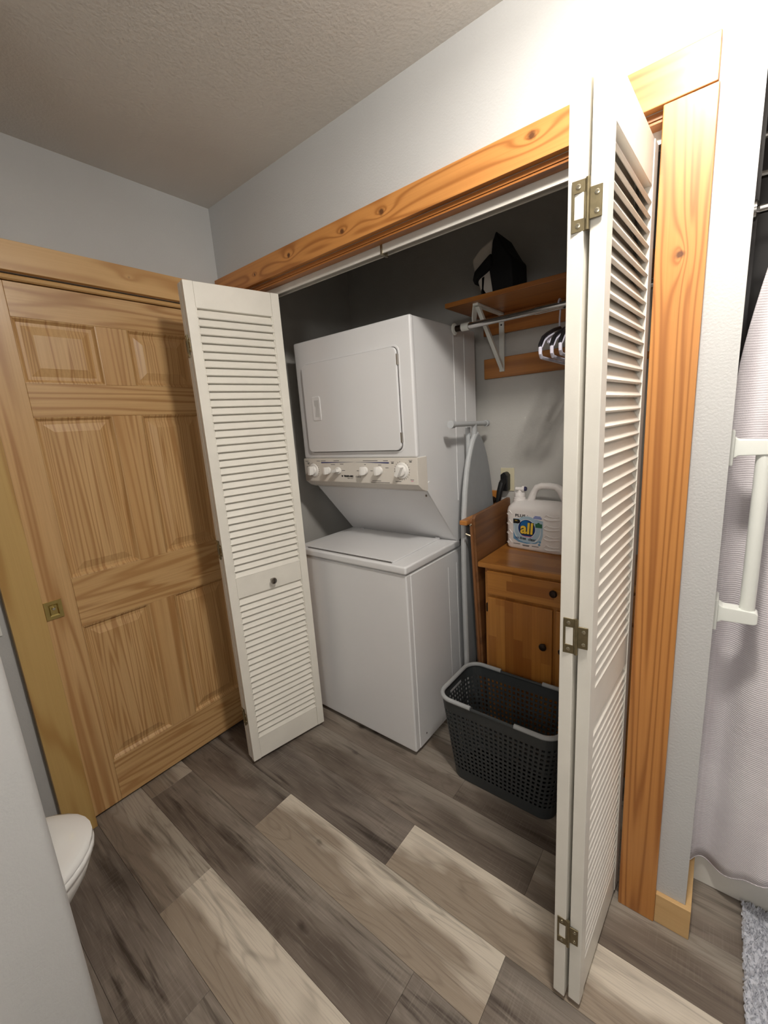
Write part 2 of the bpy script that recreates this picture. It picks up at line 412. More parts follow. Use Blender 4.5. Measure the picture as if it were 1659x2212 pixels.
for k in range(-13, 8):
    j = JO.get(k)
    if j is None:
        s0 = random.uniform(-1.2, 0); j = [s0+1.22*i for i in range(5)]
    ends = [e for e in j if 0.0 < e < XR]
    ed = [-.1]+ends+[XR]
    y0, y1 = row(k), min(row(k)+.18, 1.0)
    y0 = max(y0, YF)
    if y1-y0 < .03: continue
    for a, b in zip(ed, ed[1:]):
        t = None
        for (kk, e), v in TO.items():
            if kk == k and (abs(e-a) < .02 or (a == -.1 and (e == -9 or e < 0.0))): t = v
        if t is None: t = random.choice([.05, .15, .3, .55, .85])
        cx, cy = (a+b)/2, (y0+y1)/2
        o = MB().box(a+.0003-cx, b-.0003-cx, y0+.0003-cy, y1-.0003-cy, -.0065, 0., .0006, 1).build('floor_plank', M['floor'], None, 0)
        o.location = (cx, cy, 0); o.parent = fl; o['tone'] = float(t)

S(MB().box(-.12, XR+.1, YF-.1, 1.05, H, H+.08).build('ceiling', M['ceil'], smooth=0), 'flat painted ceiling in a soft warm grey', 'ceiling')
YD0, YD1, ZD = -.887, -.11, 2.046          # pine door opening in the left wall
S(MB().box(-.12, 0, YF, YD0-.01, -.006, H).box(-.12, 0, YD0-.01, YD1+.01, ZD, H).box(-.12, 0, YD1+.01, 0.0, -.006, H).box(-.14, -.085, YD0-.02, YD1+.02, -.006, ZD+.02)
  .build('wall_left', M['wall'], smooth=0), 'light grey painted wall around the pine door', 'wall')
S(MB().box(-.12, XO0, 0, .115, -.006, H).box(XO1, XW, 0, .115, -.006, H).box(XO0, XO1, 0, .115, ZO-.012, H).box(1.79, XW, .115, .95, -.006, H)
  .build('wall_back', M['wall'], smooth=0), 'light grey painted wall with the wide closet opening', 'wall')
S(MB().box(.03, 1.80, DB, .96, -.006, H).build('wall_closet_back', M['closet'], smooth=0), 'grey painted rear wall inside the laundry closet', 'wall')
S(MB().box(-.06, .035, .115, DB, -.006, H).build('wall_closet_left', M['closet'], smooth=0), 'grey painted side wall inside the closet beside the stacked washer dryer', 'wall')
S(MB().box(1.765, 1.79, .115, DB, -.006, H).build('wall_closet_right', M['closet'], smooth=0), 'grey painted side wall inside the closet behind the white louvered leaf', 'wall')
# partition beside the toilet with a bullnose corner
pr = [(.74, YF), (.74, -1.12), (.745, -1.108), (.757, -1.103)]+[(.832+.018*math.sin(a), -1.121+.018*math.cos(a)) for a in [i*math.pi/12 for i in range(7)]]+[(.85, YF)]
S(MB().prism(pr, 'Z', -.006, H).build('wall_partition', M['wall'], smooth=.5), 'pale grey textured privacy wall beside the toilet', 'wall')
S(MB().box(-.12, XR+.1, YF-.1, YF, -.006, H).build('wall_front', M['wall'], smooth=0), 'grey bathroom wall opposite the closet', 'wall')
S(MB().box(XR, XR+.1, YF, 1.05, -.006, H).build('wall_right', M['wall'], smooth=0), 'grey bathroom wall at the far end of the tub', 'wall')
S(MB().box(XW, XR, .95, 1.05, -.006, H).box(XW, XW+.012, .30, .95, .4, H-.001).build('wall_tub', M['dark_tile'], smooth=0), 'dark surround wall of the tub alcove behind the curtain', 'wall')

# closet opening trim
S(MB().box(.003, 1.8005, -.021, .0, ZO, 2.167, .0025).build('trim_1', M['trimX']), 'knotty amber pine head casing across the closet opening', 'trim')
S(MB().box(XO1, 1.803, -.019, .0, 0, ZO, .0025).build('trim_2', M['trimZ']), 'amber pine side casing with a round knot between louvered door and grey wall', 'trim')
S(MB().box(.072, XO0, -.019, .0, 0, ZO, .0025).build('trim_3', M['trimZ']), 'amber pine side casing tucked behind the knobbed louvered door', 'trim')
t4 = S(MB().box(XO0, XO1, -.001, .115, ZO-.0135, ZO-.001).box(XO0+.001, XO1, .002, .034, ZO-.02, ZO-.0135, .001).box(XO0+.001, XO1, .066, .115, ZO-.024, ZO-.0135, .001).build('trim_4', M['trimsoffit']),
  'amber pine soffit lining above the folding doors', 'trim')
S(MB().box(XO1-.001, XO1+.014, .0, .115, 0, ZO-.014).build('trim_5', M['trimZ']), 'amber pine jamb behind the open louvered door', 'trim')
S(MB().box(XO0-.014, XO0+.001, .0, .115, 0, ZO-.014).build('trim_6', M['trimZ']), 'amber pine jamb on the washer side of the opening', 'trim')
tr = empty('sliding_track', (.94, .05, ZO-.02), 'white metal bifold track under the pine head casing', 'track')
MB().prism([(.034, ZO-.0135), (.034, ZO-.046), (.040, ZO-.046), (.040, ZO-.016), (.060, ZO-.016), (.060, ZO-.046), (.066, ZO-.046), (.066, ZO-.0135)], 'X', XO0+.002, XO1-.002).build('track_channel', M['trackwhite'], tr, .3)
MB().box(.915, .925, .032, .064, ZO-.052, ZO-.02, .001).build('track_snubber', M['screw'], tr)
bs = S(MB().prism([(1.803, 0), (1.803, -.014), (XW+.014, -.014), (XW+.014, .19), (XW, .19), (XW, 0)], 'Z', .0, .10, .002).build('baseboard_right', M['basepine']),
       'short pale pine baseboard wrapping the corner beside the shower curtain', 'baseboard')

# ------------------------------------------------------------------ pine door (left wall)
dr = empty('door_1', (-.02, (YD0+YD1)/2, 0), 'six-panel clear pine pocket door with square brass pull', 'door', kind='structure')
XD = -.012; TH = .035
ys = [YD0-.006, -.782, -.535, -.428, -.183, -.10]   # stile | panel | mullion | panel | stile
zs = [.012, .20, .800, .995, 1.585, 1.700, 1.913, 2.023]
for a, b in ((ys[0], ys[1]), (ys[4], ys[5])):
    MB().box(XD-TH, XD, a, b, zs[0], zs[7], .001, 1).build('stile', M['pineZ'], dr)
for a, b in ((zs[0], zs[1]), (zs[2], zs[3]), (zs[4], zs[5]), (zs[6], zs[7])):
    MB().box(XD-TH, XD-.0004, ys[1]+.0003, ys[4]-.0003, a, b, .001, 1).build('rail', M['pineY'], dr)
for a, b in ((zs[1], zs[2]), (zs[3], zs[4]), (zs[5], zs[6])):
    MB().box(XD-TH, XD-.0004, ys[2], ys[3], a+.0003, b-.0003, .001, 1).build('mullion', M['pineZ'], dr)
    for y0, y1 in ((ys[1], ys[2]), (ys[3], ys[4])):
        rings = []
        for ins, dp in ((0, -.0006), (.004, -.0015), (.010, -.009), (.013, -.012), (.020, -.012), (.024, -.0125), (.05, -.005), (.052, -.0042)):
            rings.append([(XD+dp, y0+ins, a+ins), (XD+dp, y1-ins, a+ins), (XD+dp, y1-ins, b-ins), (XD+dp, y0+ins, b-ins)])
        MB().loft(rings, False, True).build('panel', M['pineZ2'], dr, .25)
pl = MB()
yp0, yp1, zp0, zp1 = -.880, -.826, .866, .934
rings = [[(XD+dx, yp0+i, zp0+i), (XD+dx, yp1-i, zp0+i), (XD+dx, yp1-i, zp1-i), (XD+dx, yp0+i, zp1-i)] for i, dx in ((0, 0), (.0005, .0045), (.012, .0045), (.0135, .0040), (.0165, .0012))]
pp = pl.loft(rings, True, True).build('pull_plate', M['brightbrass'], dr, .2); pp['label'] = 'square polished brass flush pull'
MB().lathe([(.0, .006), (.005, .006), (.006, .003), (.006, 0)], (XD+.0008, -.853, .905), 'X', 14).build('pull_button', M['screw'], pp)
# its frame
S(MB().box(-.004, .021, -.985, -.04, 2.047, 2.14, .0025).build('trim_7', M['casingY']), 'honey pine head casing with one small knot above the pocket door', 'trim')
S(MB().box(-.004, .030, -.983, YD0, 0, 2.047, .0025).build('trim_8', M['casingZ']), 'honey pine side casing between brass pull and toilet', 'trim')
S(MB().box(-.004, .018, YD1, -.04, 0, 2.047, .0025).build('trim_9', M['casingZ']), 'honey pine side casing in the corner behind the knobbed louvered door', 'trim')
S(MB().tube([(-.006, YD0, 2.034), (-.006, YD1, 2.034)], .009, 10).box(-.05, -.006, YD0, YD1, 2.026, 2.043).build('trim_10', M['casingY']), 'rounded honey pine stop strip between pocket door and head casing', 'trim')

# ------------------------------------------------------------------ louvered bifold doors
LW, LT = .376, .0275
Z0, Z1 = .0185, 2.036
RAILS = ((Z0, .124), (.800, .893), (1.945, Z1))
ST = .036
slat_len = LW-2*ST+.008
def slat_mesh():
    ch, tk = .0420, .0070
    mb = MB().box(-slat_len/2, slat_len/2, -ch/2, ch/2, -tk/2, tk/2, .0012, 1)
    return mb.mesh('slat', M['white'], 0)
SLAT = slat_mesh()
def leaf(door, near, direc, ext, knob=False, lean=0.):
    """near = plan point of the exterior face at the hinged edge; direc = unit plan vector to the far edge; ext = +1/-1 side of the exterior"""
    a = math.atan2(direc[1], direc[0])
    s = -ext
    def yy(d): return s*d            # depth below the exterior face
    lo_ = min(yy(0), yy(LT)); hi_ = max(yy(0), yy(LT))
    mb = MB()
    for x0, x1 in ((0, ST), (LW-ST, LW)):
        mb.box(x0, x1, lo_, hi_, Z0, Z1, .0022, 2)
    # beads along the inner edges of the stiles
    for x0, x1 in ((ST-.001, ST+.0045), (LW-ST-.0045, LW-ST+.001)):
        mb.box(x0, x1, lo_+.003, hi_-.003, Z0+.02, Z1-.004, .0015, 1)
    lf = mb.build('leaf', M['white'], None)
    lf.parent = door; lf.location = (near[0]-door.location.x, near[1]-door.location.y, -door.location.z)
    lf.rotation_euler = (0, lean, a) if lean == 0 else (Matrix.Rotation(lean, 3, 'Y') @ Matrix.Rotation(a, 3, 'Z')).to_euler()
    for z0, z1 in RAILS:
        o = MB().box(ST, LW-ST, lo_+.002, hi_-.002, z0, z1, .0015, 1).build('rail', M['white'], None); o.parent = lf
    for (z0, z1, n) in ((RAILS[0][1], RAILS[1][0], 24), (RAILS[1][1], RAILS[2][0], 36)):
        p = (z1-z0)/n
        for i in range(n):
            o = D.objects.new('slat', SLAT); COL.objects.link(o); o.parent = lf
            o.location = (LW/2, yy(LT/2), z0+p*(i+.5))
            # exterior edge low, interior edge high
            o.rotation_euler = (s*math.radians(61), 0, 0)
    if knob:
        kx, kz = .192, .842
        k = MB().lathe([(.006, 0), (.0055, .006), (.005, .012), (.009, .016), (.0135, .019), (.0145, .024), (.013, .028), (.007, .0295), (0, .0295)], (0, 0, 0), '-Y' if ext < 0 else 'Y', 22).build('knob', M['nickel'], None)
        k.parent = lf; k.location = (kx, yy(.002), kz); k['label'] = 'small round satin nickel knob'
    return lf
def hinge(door, pa, pb, z, hh=.079, big='a'):
    """non-mortise hinge across the edges of two folded leaves: pa, pb = plan mid-points of the two leaf edges; faces -Y"""
    m = Vector((*pa, 0)); n = Vector((*pb, 0)); d = (n-m); gap = d.length; d.normalize(); nrm = Vector((d.y, -d.x, 0))
    mid = (m+n)/2
    mt = Matrix(((d.x, nrm.x, 0, mid.x), (d.y, nrm.y, 0, mid.y), (0, 0, 1, z), (0, 0, 0, 1)))
    sg = -1 if big == 'a' else 1
    kx = .0005*sg
    w1 = .0255; h1 = hh/2
    mb = MB()
    # outer leaf: a frame around a window, inner leaf: a plain plate
    def bx(x0, x1, z0, z1, y0=.0, y1=.0022): 
        mb.box(min(x0, x1), max(x0, x1), y0, y1, z0, z1, .0005, 1)
    bx(sg*.003, sg*w1, h1-.020, h1); bx(sg*.003, sg*w1, -h1, -h1+.020)
    bx(sg*(w1-.0045), sg*w1, -h1+.0195, h1-.0195); bx(sg*.003, sg*.0065, -h1+.0195, h1-.0195)
    bx(-sg*.003, -sg*.022, -.024, .024)
    mb.tube([(kx, .002, -h1), (kx, .002, h1)], .0038, 10)
    me = mb.mesh('hinge', M['brass'], .5); me.transform(mt)
    o = link('hinge', me, door); o['label'] = 'antique brass non-mortise hinge'
    for (x, zz) in ((sg*.015, h1-.010), (sg*.015, -h1+.010), (-sg*.014, .014), (-sg*.014, -.014)):
        b = MB().lathe([(.0042, 0), (.004, .0008), (.0018, .0012), (.0016, .0004), (0, .0003)], (0, 0, 0), 'Y', 12).mesh('screw', M['screw'], .6)
        b.transform(mt @ Matrix.Translation((x, .0021, zz))); sc_ = link('screw', b, o)
# pair on the washer side
L_lab = 'white louvered bifold door with a small round knob, folded open beside the pine door'
d2 = empty('door_2', (.29, -.15, 0), L_lab, 'door', kind='structure')
p0 = Vector((.301, -.3425)); dv = Vector((.074, .370)).normalized(); nl = Vector((-dv.y, dv.x))
LEAN = .0045
def lean_pt(p): return (p[0]-.0046, p[1])
leaf(d2, lean_pt(p0), dv, -1, True, LEAN)
q = p0+nl*(LT*2+.007)
leaf(d2, lean_pt(q), dv, 1, False, LEAN)
for z in (1.815, 1.02, .235):
    sh = z*LEAN-.0046
    a_ = p0+nl*(LT+.0035+.012); b_ = p0+nl*(LT+.0035-.012)
    off = -dv*.0002
    hinge(d2, (a_.x+off.x+sh, a_.y+off.y), (b_.x+off.x+sh, b_.y+off.y), z)
# pair beside the grey end wall
d3 = empty('door_3', (1.66, -.15, 0), 'white louvered bifold door with exposed hinges, folded open against the amber casing', 'door', kind='structure')
p1 = Vector((1.6805, -.345)); dv1 = Vector((.0190, .3506)).normalized(); nl1 = Vector((-dv1.y, dv1.x))
leaf(d3, p1, dv1, -1)
q1 = Vector((1.618, -.349)); dvq = Vector((.022, .3506)).normalized()
leaf(d3, q1, dvq, 1)
for z in (1.819, 1.024, .231):
    hinge(d3, (1.6360, -.3490), (1.6660, -.3465), z)

# ------------------------------------------------------------------ stacked washer dryer
X0, X1 = .202, .888; WF, DF, WB = .1017, .231, .776
sw = empty('stacked_washer_dryer', ((X0+X1)/2, .45, 0), 'white stacked washer and dryer unit standing in the closet', 'laundry appliance')
E_ = M['enamel']
MB().box(X0+.004, X1-.004, WF+.006, WB, .024, .868, .008, 3).build('washer_cabinet', E_, sw)
MB().box(X1-.006, X1-.001, WF+.036, WB-.01, .03, .862, .002, 1).build('washer_side_panel', E_, sw)
for a in (.44, .52):
    MB().box(X1-.002, X1+.0005, a, a+.003, .16, .80, .0008, 1).build('pressed_seam', E_, sw)
wt = MB().box(X0-.003, X1+.003, WF-.004, .56, .872, .908, .009, 3).build('washer_top', E_, sw)
lidp = [(.262, .120), (.815, .120), (.800, .505), (.262, .505)]
ld_ = MB().prism(lidp, 'Z', .9075, .9155, .0035, 2).build('washer_lid', E_, sw)
MB().prism([(.285, .1145), (.81, .1145), (.80, .121), (.30, .121)], 'Z', .9082, .9128).build('lid_finger_gap', M['ink'], ld_)
MB().prism([(.235, .110), (.262, .110), (.262, .51), (.248, .51)], 'Z', .9078, .9098, .0008, 1).build('lid_rim', M['knobwhite'], wt)
for xx in (.300, .792):
    MB().box(xx-.012, xx+.012, .505, .515, .908, .918, .002, 1).build('lid_hinge', E_, ld_)
# dryer body with the slanted underside
side = [(DF+.004, 1.886), (WB, 1.886), (WB, .905), (.535, .905), (.292, 1.192), (DF+.004, 1.226)]
MB().prism(side, 'X', X0+.002, X1-.002, .006, 2).build('dryer_cabinet', E_, sw)
MB().prism([(DF-.004, 1.338), (DF-.004, 1.8873), (DF+.022, 1.8873), (DF+.022, 1.338)], 'X', X0, X1, .009, 3).build('dryer_front', E_, sw)
MB().prism([(.295, 1.187), (.530, .9095), (.534, .9125), (.299, 1.190)], 'X', X0+.006, X1-.006).build('slanted_panel', E_, sw)
MB().prism([(.250, 1.215), (.292, 1.188), (.530, .906), (.560, .906), (.560, .93), (.31, 1.23)], 'X', X1-.004, X1+.0025, .001, 1).build('side_flange', E_, sw)
for a in (.56, .66):
    MB().box(X1-.003, X1+.0005, a, a+.003, 1.10, 1.86, .0008, 1).build('pressed_seam', E_, sw)
for xx in (X0+.012, X1-.012):
    MB().lathe([(.005, 0), (.005, .002), (0, .003)], (xx, .300, 1.168), '-Y', 12).build('panel_screw', M['nickel'], sw)
# dryer door
dp = rrect(.257, .823, 1.367, 1.781, .026, 6)
rim = MB().prism([(x*1.0, z) for x, z in rrect(.250, .830, 1.360, 1.788, .030, 6)], 'Y', DF-.0055, DF-.002, .0012, 1).build('door_surround', E_, sw)
gap = MB().prism(dp, 'Y', DF-.0062, DF-.004).build('door_gasket', M['ink'], sw)
ddp = rrect(.2595, .8205, 1.3705, 1.7785, .024, 6)
dd = MB().prism(ddp, 'Y', DF-.019, DF-.006, .0035, 2).build('dryer_door', E_, sw)
hr = []
for ins, dy in ((0, -.019), (.002, -.0212), (.007, -.0216), (.010, -.0208)):
    hr.append([(x, DF+dy, z) for x, z in rrect(.312+ins, .370-ins, 1.517+ins, 1.630-ins, .010, 4)])
hp_ = MB().loft(hr, True, True).build('door_handle', M['enamel'], dd)
MB().prism([(.330, 1.536), (.360, 1.534), (.360, 1.612), (.330, 1.612), (.330, 1.59), (.338, 1.58)], 'Y', DF-.0214, DF-.0200).build('handle_recess', plain('recess_grey', srgb(205, 205, 205), .3), hp_)
for z in (1.729, 1.422):
    MB().box(.8185, .8255, DF-.0165, DF-.004, z-.021, z+.021, .001, 1).build('door_hinge', M['nickel'], dd)
# console
cy0 = .222
con = MB().prism([(cy0, 1.338), (cy0, 1.226), (.250, 1.203), (.284, 1.190), (.296, 1.196), (.296, 1.338)], 'X', X0-.003, X1+.003, .003, 2).build('control_panel', M['panelgrey'], sw)
con['label'] = 'warm grey console with round white knobs'
def knob(x, z, r, ang, skirt=None, long=False):
    base = MB()
    if skirt: base.lathe([(skirt, 0), (skirt, .003), (skirt*.93, .005), (0, .005)], (x, cy0+.0005, z), '-Y', 32)
    base.lathe([(r, .003), (r, .010), (r*.92, .014), (r*.6, .0155), (0, .0155)], (x, cy0, z), '-Y', 28)
    kb = base.build('knob', M['knobwhite'], con)
    m = Matrix.Translation((x, cy0-.012, z)) @ Matrix.Rotation(ang, 4, 'Y')
    MB().box(-r*.40, r*.40, -.024, 0, -r*1.02, r*1.02, .003, 2, mat=m).build('knob_grip', M['knobwhite'], kb)
    if skirt:
        for k_ in range(22):
            a = 2*math.pi*k_/22+.1
            if 1.0 < a < 1.8: continue
            MB().box(x+math.cos(a)*skirt*1.14-.001, x+math.cos(a)*skirt*1.14+.001, cy0-.0006, cy0+.001, z+math.sin(a)*skirt*1.14-.0022, z+math.sin(a)*skirt*1.14+.0022).build('dial_mark', M['ink'], con)
    return kb
knob(.268, 1.280, .021, .08, .032)
knob(.375, 1.281, .017, .05)
knob(.443, 1.281, .017, 1.45)
knob(.609, 1.283, .018, .05)
knob(.693, 1.284, .018, .05)
knob(.812, 1.285, .024, .5, .034)
# printed marks
def sw_line(x0, x1, z, rev):
    n = 14; up_ = []; dn = []
    for i in range(n+1):
        t = i/n; x = x0+(x1-x0)*t; th = .0035*((1-t) if not rev else t)**1.2+.0003; c = z+.004*(t if not rev else 1-t)
        up_.append((x, c+th)); dn.append((x, c-th*.4))
    MB().prism(up_+dn[::-1], 'Y', cy0-.0007, cy0+.001).build('printed_line', M['blueline'], con, 0)
sw_line(.325, .535, 1.3165, False); sw_line(.555, .745, 1.3165, True)
text_on_y('FRIGIDAIRE', .0115, .502, cy0-.0004, 1.2545, M['inkblack'], 'maker_lettering', con, bold=.0006)
text_on_y('Gallery', .0115, .562, cy0-.0004, 1.2535, M['ink'], 'series_lettering', con, shear=.3)
text_on_y('HEAVY DUTY', .006, .512, cy0-.0004, 1.2445, M['ink'], 'printed_caption', con)
MB().prism([(.457, 1.2585), (.466, 1.2585), (.466, 1.254), (.4615, 1.250), (.457, 1.254)], 'Y', cy0-.0006, cy0+.001).build('maker_emblem', M['inkblack'], con, 0)
for x, z, wdt in ((.340, 1.326, .034), (.430, 1.3265, .036), (.640, 1.3265, .085), (.727, 1.3265, .026), (.305, 1.3255, .024), (.405, 1.309, .028), (.463, 1.311, .022), (.472, 1.281, .020), (.562, 1.281, .012), (.645, 1.282, .014), (.609, 1.310, .010), (.693, 1.308, .018), (.668, 1.283, .012), (.733, 1.296, .016), (.670, 1.238, .050), (.690, 1.231, .105), (.222, 1.325, .022), (.790, 1.238, .03)):
    MB().box(x-wdt/2, x+wdt/2, cy0-.0005, cy0+.001, z-.0012, z+.0012).build('printed_caption', M['ink'], con, 0)
for x, z, m in ((.764, 1.3165, 'inkblack'), (.858, 1.322, 'inkblack'), (.862, 1.2415, 'lab_pink'), (.232, 1.312, 'inkblack'), (.226, 1.293, 'inkblack')):
    MB().box(x-.006, x+.006, cy0-.0005, cy0+.001, z-.0018, z+.0018).build('indicator_mark', M[m], con, 0)
    MB().box(x-.009, x+.009, cy0-.0005, cy0+.001, z+.0045, z+.0065).build('printed_caption', M['ink'], con, 0)
for xx, yy_ in ((X0+.04, WF+.05), (X1-.04, WF+.05), (X0+.04, WB-.05), (X1-.04, WB-.05)):
    MB().lathe([(.018, 0), (.018, .012), (.008, .014), (.008, .03), (0, .03)], (xx, yy_, 0), 'Z', 16).build('leveling_foot', M['basket'], sw)
MB().lathe([(.004, 0), (.004, .0015), (0, .002)], (X1-.0005, .19, .075), 'X', 10).build('panel_screw', M['ink'], sw)

# ------------------------------------------------------------------ closet shelf, rod, hangers, bag
SH = empty('closet_shelf', (1.33, .7, 1.953), 'amber wooden closet shelf on two wall cleats above the hanging rod', 'shelf')
MB().box(.868, 1.764, .53, DB, 1.953, 1.973, .003, 2).build('shelf_board', M['shelfwood'], SH)
MB().box(.905, 1.764, DB-.019, DB, 1.864, 1.953, .002, 1).build('cleat', M['shelfwood'], SH)
MB().box(.905, 1.764, DB-.019, DB, 1.664, 1.757, .002, 1).build('cleat', M['cleat'], SH)
bx_ = 1.0
bk = MB().prism([(.835, 1.690), (.835, 1.953), (.823, 1.953), (.823, 1.690)], 'X', bx_-.012, bx_+.012, .001, 1)
bk.prism([(.555, 1.953), (.835, 1.953), (.835, 1.943), (.555, 1.943)], 'X', bx_-.012, bx_+.012, .001, 1)
bk.prism([(.828, 1.690), (.835, 1.706), (.588, 1.946), (.572, 1.940)], 'X', bx_-.009, bx_+.009, .001, 1)
bk.prism([(.558, 1.953), (.590, 1.953), (.585, 1.905), (.570, 1.868), (.548, 1.868), (.545, 1.90)], 'X', bx_-.013, bx_-.008, .001, 1)
bk.build('bracket', M['rail'], SH)
bk2 = MB().prism([(.835, 1.690), (.835, 1.953), (.823, 1.953), (.823, 1.690)], 'X', 1.60, 1.624, .001, 1).prism([(.828, 1.690), (.835, 1.706), (.588, 1.946), (.572, 1.940)], 'X', 1.603, 1.621, .001, 1).build('bracket', M['rail'], SH)
for z in (1.715, 1.90):
    MB().lathe([(.004, 0), (.004, .001), (0, .002)], (bx_, .823, z), '-Y', 10).build('bracket_screw', M['inkblack'], SH)
rd = empty('closet_rod', (1.36, .55, 1.866), 'chrome hanging rod below the closet shelf', 'closet rod')
MB().tube([(.955, .55, 1.866), (1.26, .55, 1.868)], .0130, 16).build('rod_tube', M['chrome'], rd)
MB().tube([(1.255, .55, 1.868), (1.764, .55, 1.871)], .0155, 16).build('rod_sleeve', M['chrome'], rd)
MB().tube([(.938, .55, 1.866), (.972, .55, 1.866)], .0165, 16).build('rod_end_cap', M['rail'], rd)
MB().tube([(.905, .55, 1.866), (.940, .55, 1.866)], .0130, 14).build('rod_stub', M['bronze'], rd)
MB().lathe([(.024, 0), (.024, .006), (.018, .010), (0, .010)], (.899, .55, 1.866), 'X', 20).build('rod_flange', M['rail'], rd)
def hanger(x, dz, yaw, lab):
    h = empty('coat_hanger', (x, .55, 1.885+dz), lab, 'hanger', 'hangers on the closet rod')
    W2 = .205; z0 = 1.667+dz; zt = 1.782+dz
    m = Matrix.Translation((x, .55, 0)) @ Matrix.Rotation(yaw, 4, 'Z')
    # white lower loop
    lo = []
    hl = ((-.08, zt-.022), (-.15, zt-.042), (-.19, zt-.058), (-.217, zt-.080), (-.228, z0+.03), (-.226, z0+.012), (-.214, z0+.001), (-.19, z0))
    for y, z in hl+((0, z0),)+tuple((-y, z) for y, z in hl[::-1]):
        lo.append((0, y, z))
    MB().tube(lo, .0060, 8, mat=m).build('lower_bar', M['hang_w'], h)
    ha = ((-.231, z0+.028), (-.226, zt-.080), (-.195, zt-.055), (-.15, zt-.038), (-.08, zt-.018))
    ar = [(0, y, z+.008) for y, z in ha+((0, zt),)+tuple((-y, z) for y, z in ha[::-1])]
    MB().tube(ar, .0066, 8, mat=m).build('shoulder_arms', M['hang_b'], h)
    hk = [(0, 0, zt)]+[(0, 0, zt+.04)]
    for i in range(13):
        a = math.radians(-70+i*20); hk.append((0, -.020*math.cos(a) if False else .020*math.cos(a), 1.871+dz+.0*a+.020*math.sin(a)))
    MB().tube(hk, .0030, 8, mat=m).build('hook', M['hang_w'], h)
    for sg in (-1, 1):
        MB().tube([(0, sg*.150, zt-.042), (0, sg*.142, zt-.058), (0, sg*.130, zt-.060), (0, sg*.120, zt-.048), (0, sg*.112, zt-.032)], .003, 6, mat=m).build('strap_notch', M['hang_w'], h)
hanger(1.345, 0, .02, 'black and white plastic hanger on the rod, the one closest to the white shelf bracket')
hanger(1.383, -.002, .02, 'black and white plastic hanger squeezed between two others on the rod')
hanger(1.408, .003, .03, 'black and white plastic hanger on the rod half hidden by the louvered door')
bag = empty('cloth_bag', (1.06, .66, 1.973), 'black and white cloth bag slumped in a peak on the closet shelf', 'bag')
def puff(pts, y0, y1, mat, name, bev=.012):
    MB().prism(pts, 'Y', y0, y1, bev, 3).build(name, mat, bag, 1.2)
puff([(1.062, 1.973), (1.149, 1.973), (1.147, 2.05), (1.146, 2.104), (1.132, 2.118), (1.105, 2.165), (1.078, 2.214), (1.062, 2.175), (1.055, 2.12), (1.045, 2.085)], .59, .76, M['bag_b'], 'black_side', .010)
puff([(.966, 2.135), (1.005, 2.17), (1.062, 2.195), (1.07, 2.10), (1.07, 1.974), (1.01, 1.974), (.995, 2.03), (.978, 2.07)], .60, .75, M['bag_w'], 'white_front', .010)
puff([(1.06, 2.135), (1.03, 2.115), (.985, 2.082), (.976, 2.052), (.985, 2.030), (1.0, 2.052), (1.035, 2.068), (1.065, 2.085)], .58, .66, M['bag_b'], 'fold', .008)
puff([(1.006, 2.06), (1.030, 2.065), (1.024, 2.01), (1.040, 1.985), (1.010, 1.975), (1.004, 2.0)], .60, .64, M['bag_b'], 'strap', .006)
MB().tube([(.972, .66, 2.135), (.966, .655, 2.115), (.969, .65, 2.10), (.974, .65, 2.085)], .004, 6).build('piping', M['bag_b'], bag)

# ------------------------------------------------------------------ outlet, plug, peg
ol = empty('power_outlet', (1.014, DB, 1.16), 'ivory wall outlet with a thick black plug above the ironing board corner', 'outlet')
MB().box(.979, 1.050, DB-.006, DB, 1.105, 1.222, .002, 2).build('cover_plate', M['plate'], ol)
pg = empty('power_plug', (1.012, DB-.02, 1.16), 'thick black appliance plug and cord pushed into the ivory outlet', 'plug')
MB().prism([(.993, 1.110), (1.031, 1.110), (1.031, 1.190), (1.020, 1.203), (1.010, 1.205), (.993, 1.192)], 'Y', DB-.046, DB-.004, .005, 2).build('plug_body', M['black'], pg)
MB().tube([(1.010, DB-.036, 1.165), (1.008, DB-.06, 1.150), (1.0, DB-.07, 1.11), (.990, DB-.072, 1.05), (.985, DB-.07, .95), (.985, DB-.05, .70)], [.016, .016, .014, .010, .010, .010], 12).build('cord', M['black'], pg)
pe = empty('wall_peg', (.948, DB, 1.06), 'small wooden wall block with a round dark knob beside the black cord', 'peg')
MB().box(.925, .972, DB-.018, DB, 1.03, 1.105, .002, 1).build('block', M['cleat'], pe)
MB().lathe([(.008, 0), (.007, .012), (.015, .018), (.018, .026), (.014, .034), (0, .037)], (.951, DB-.017, 1.062), '-Y', 20).build('knob', M['bronze'], pe)

# ------------------------------------------------------------------ ironing board
ib = empty('ironing_board', (.955, .64, 0), 'grey covered ironing board stood on end between dryer and cabinet', 'ironing board')
def outline(z):      # half width
    t = max(0., min(1., (1.408-z)/1.0))
    return .168*(1-(1-min(1, t*1.18))**3.2)**.62 if t > 0 else .0
def yc(z): return .632+.006*(1.4-z)
prof = []
zz_ = [1.408, 1.404, 1.396, 1.384, 1.366, 1.34, 1.30, 1.24, 1.16, 1.05, .90, .70, .45, .20, .06]
left = [(yc(z)-outline(z), z) for z in zz_]; right = [(yc(z)+outline(z), z) for z in zz_]
poly = left+right[::-1]
poly = [p for i, p in enumerate(poly) if i == 0 or (abs(p[0]-poly[i-1][0])+abs(p[1]-poly[i-1][1])) > 1e-4]
MB().prism(poly, 'X', .944, .966, .006, 2).build('board', M['iron_cover'], ib)
MB().tube([(.955, p[0], p[1]) for p in left[::-1]], .0125, 10).build('cover_hem', M['iron_tube'], ib)
MB().tube([(.925, .600, .10), (.925, .604, 1.44)], .0115, 12).build('leg', M['iron_tube'], ib)
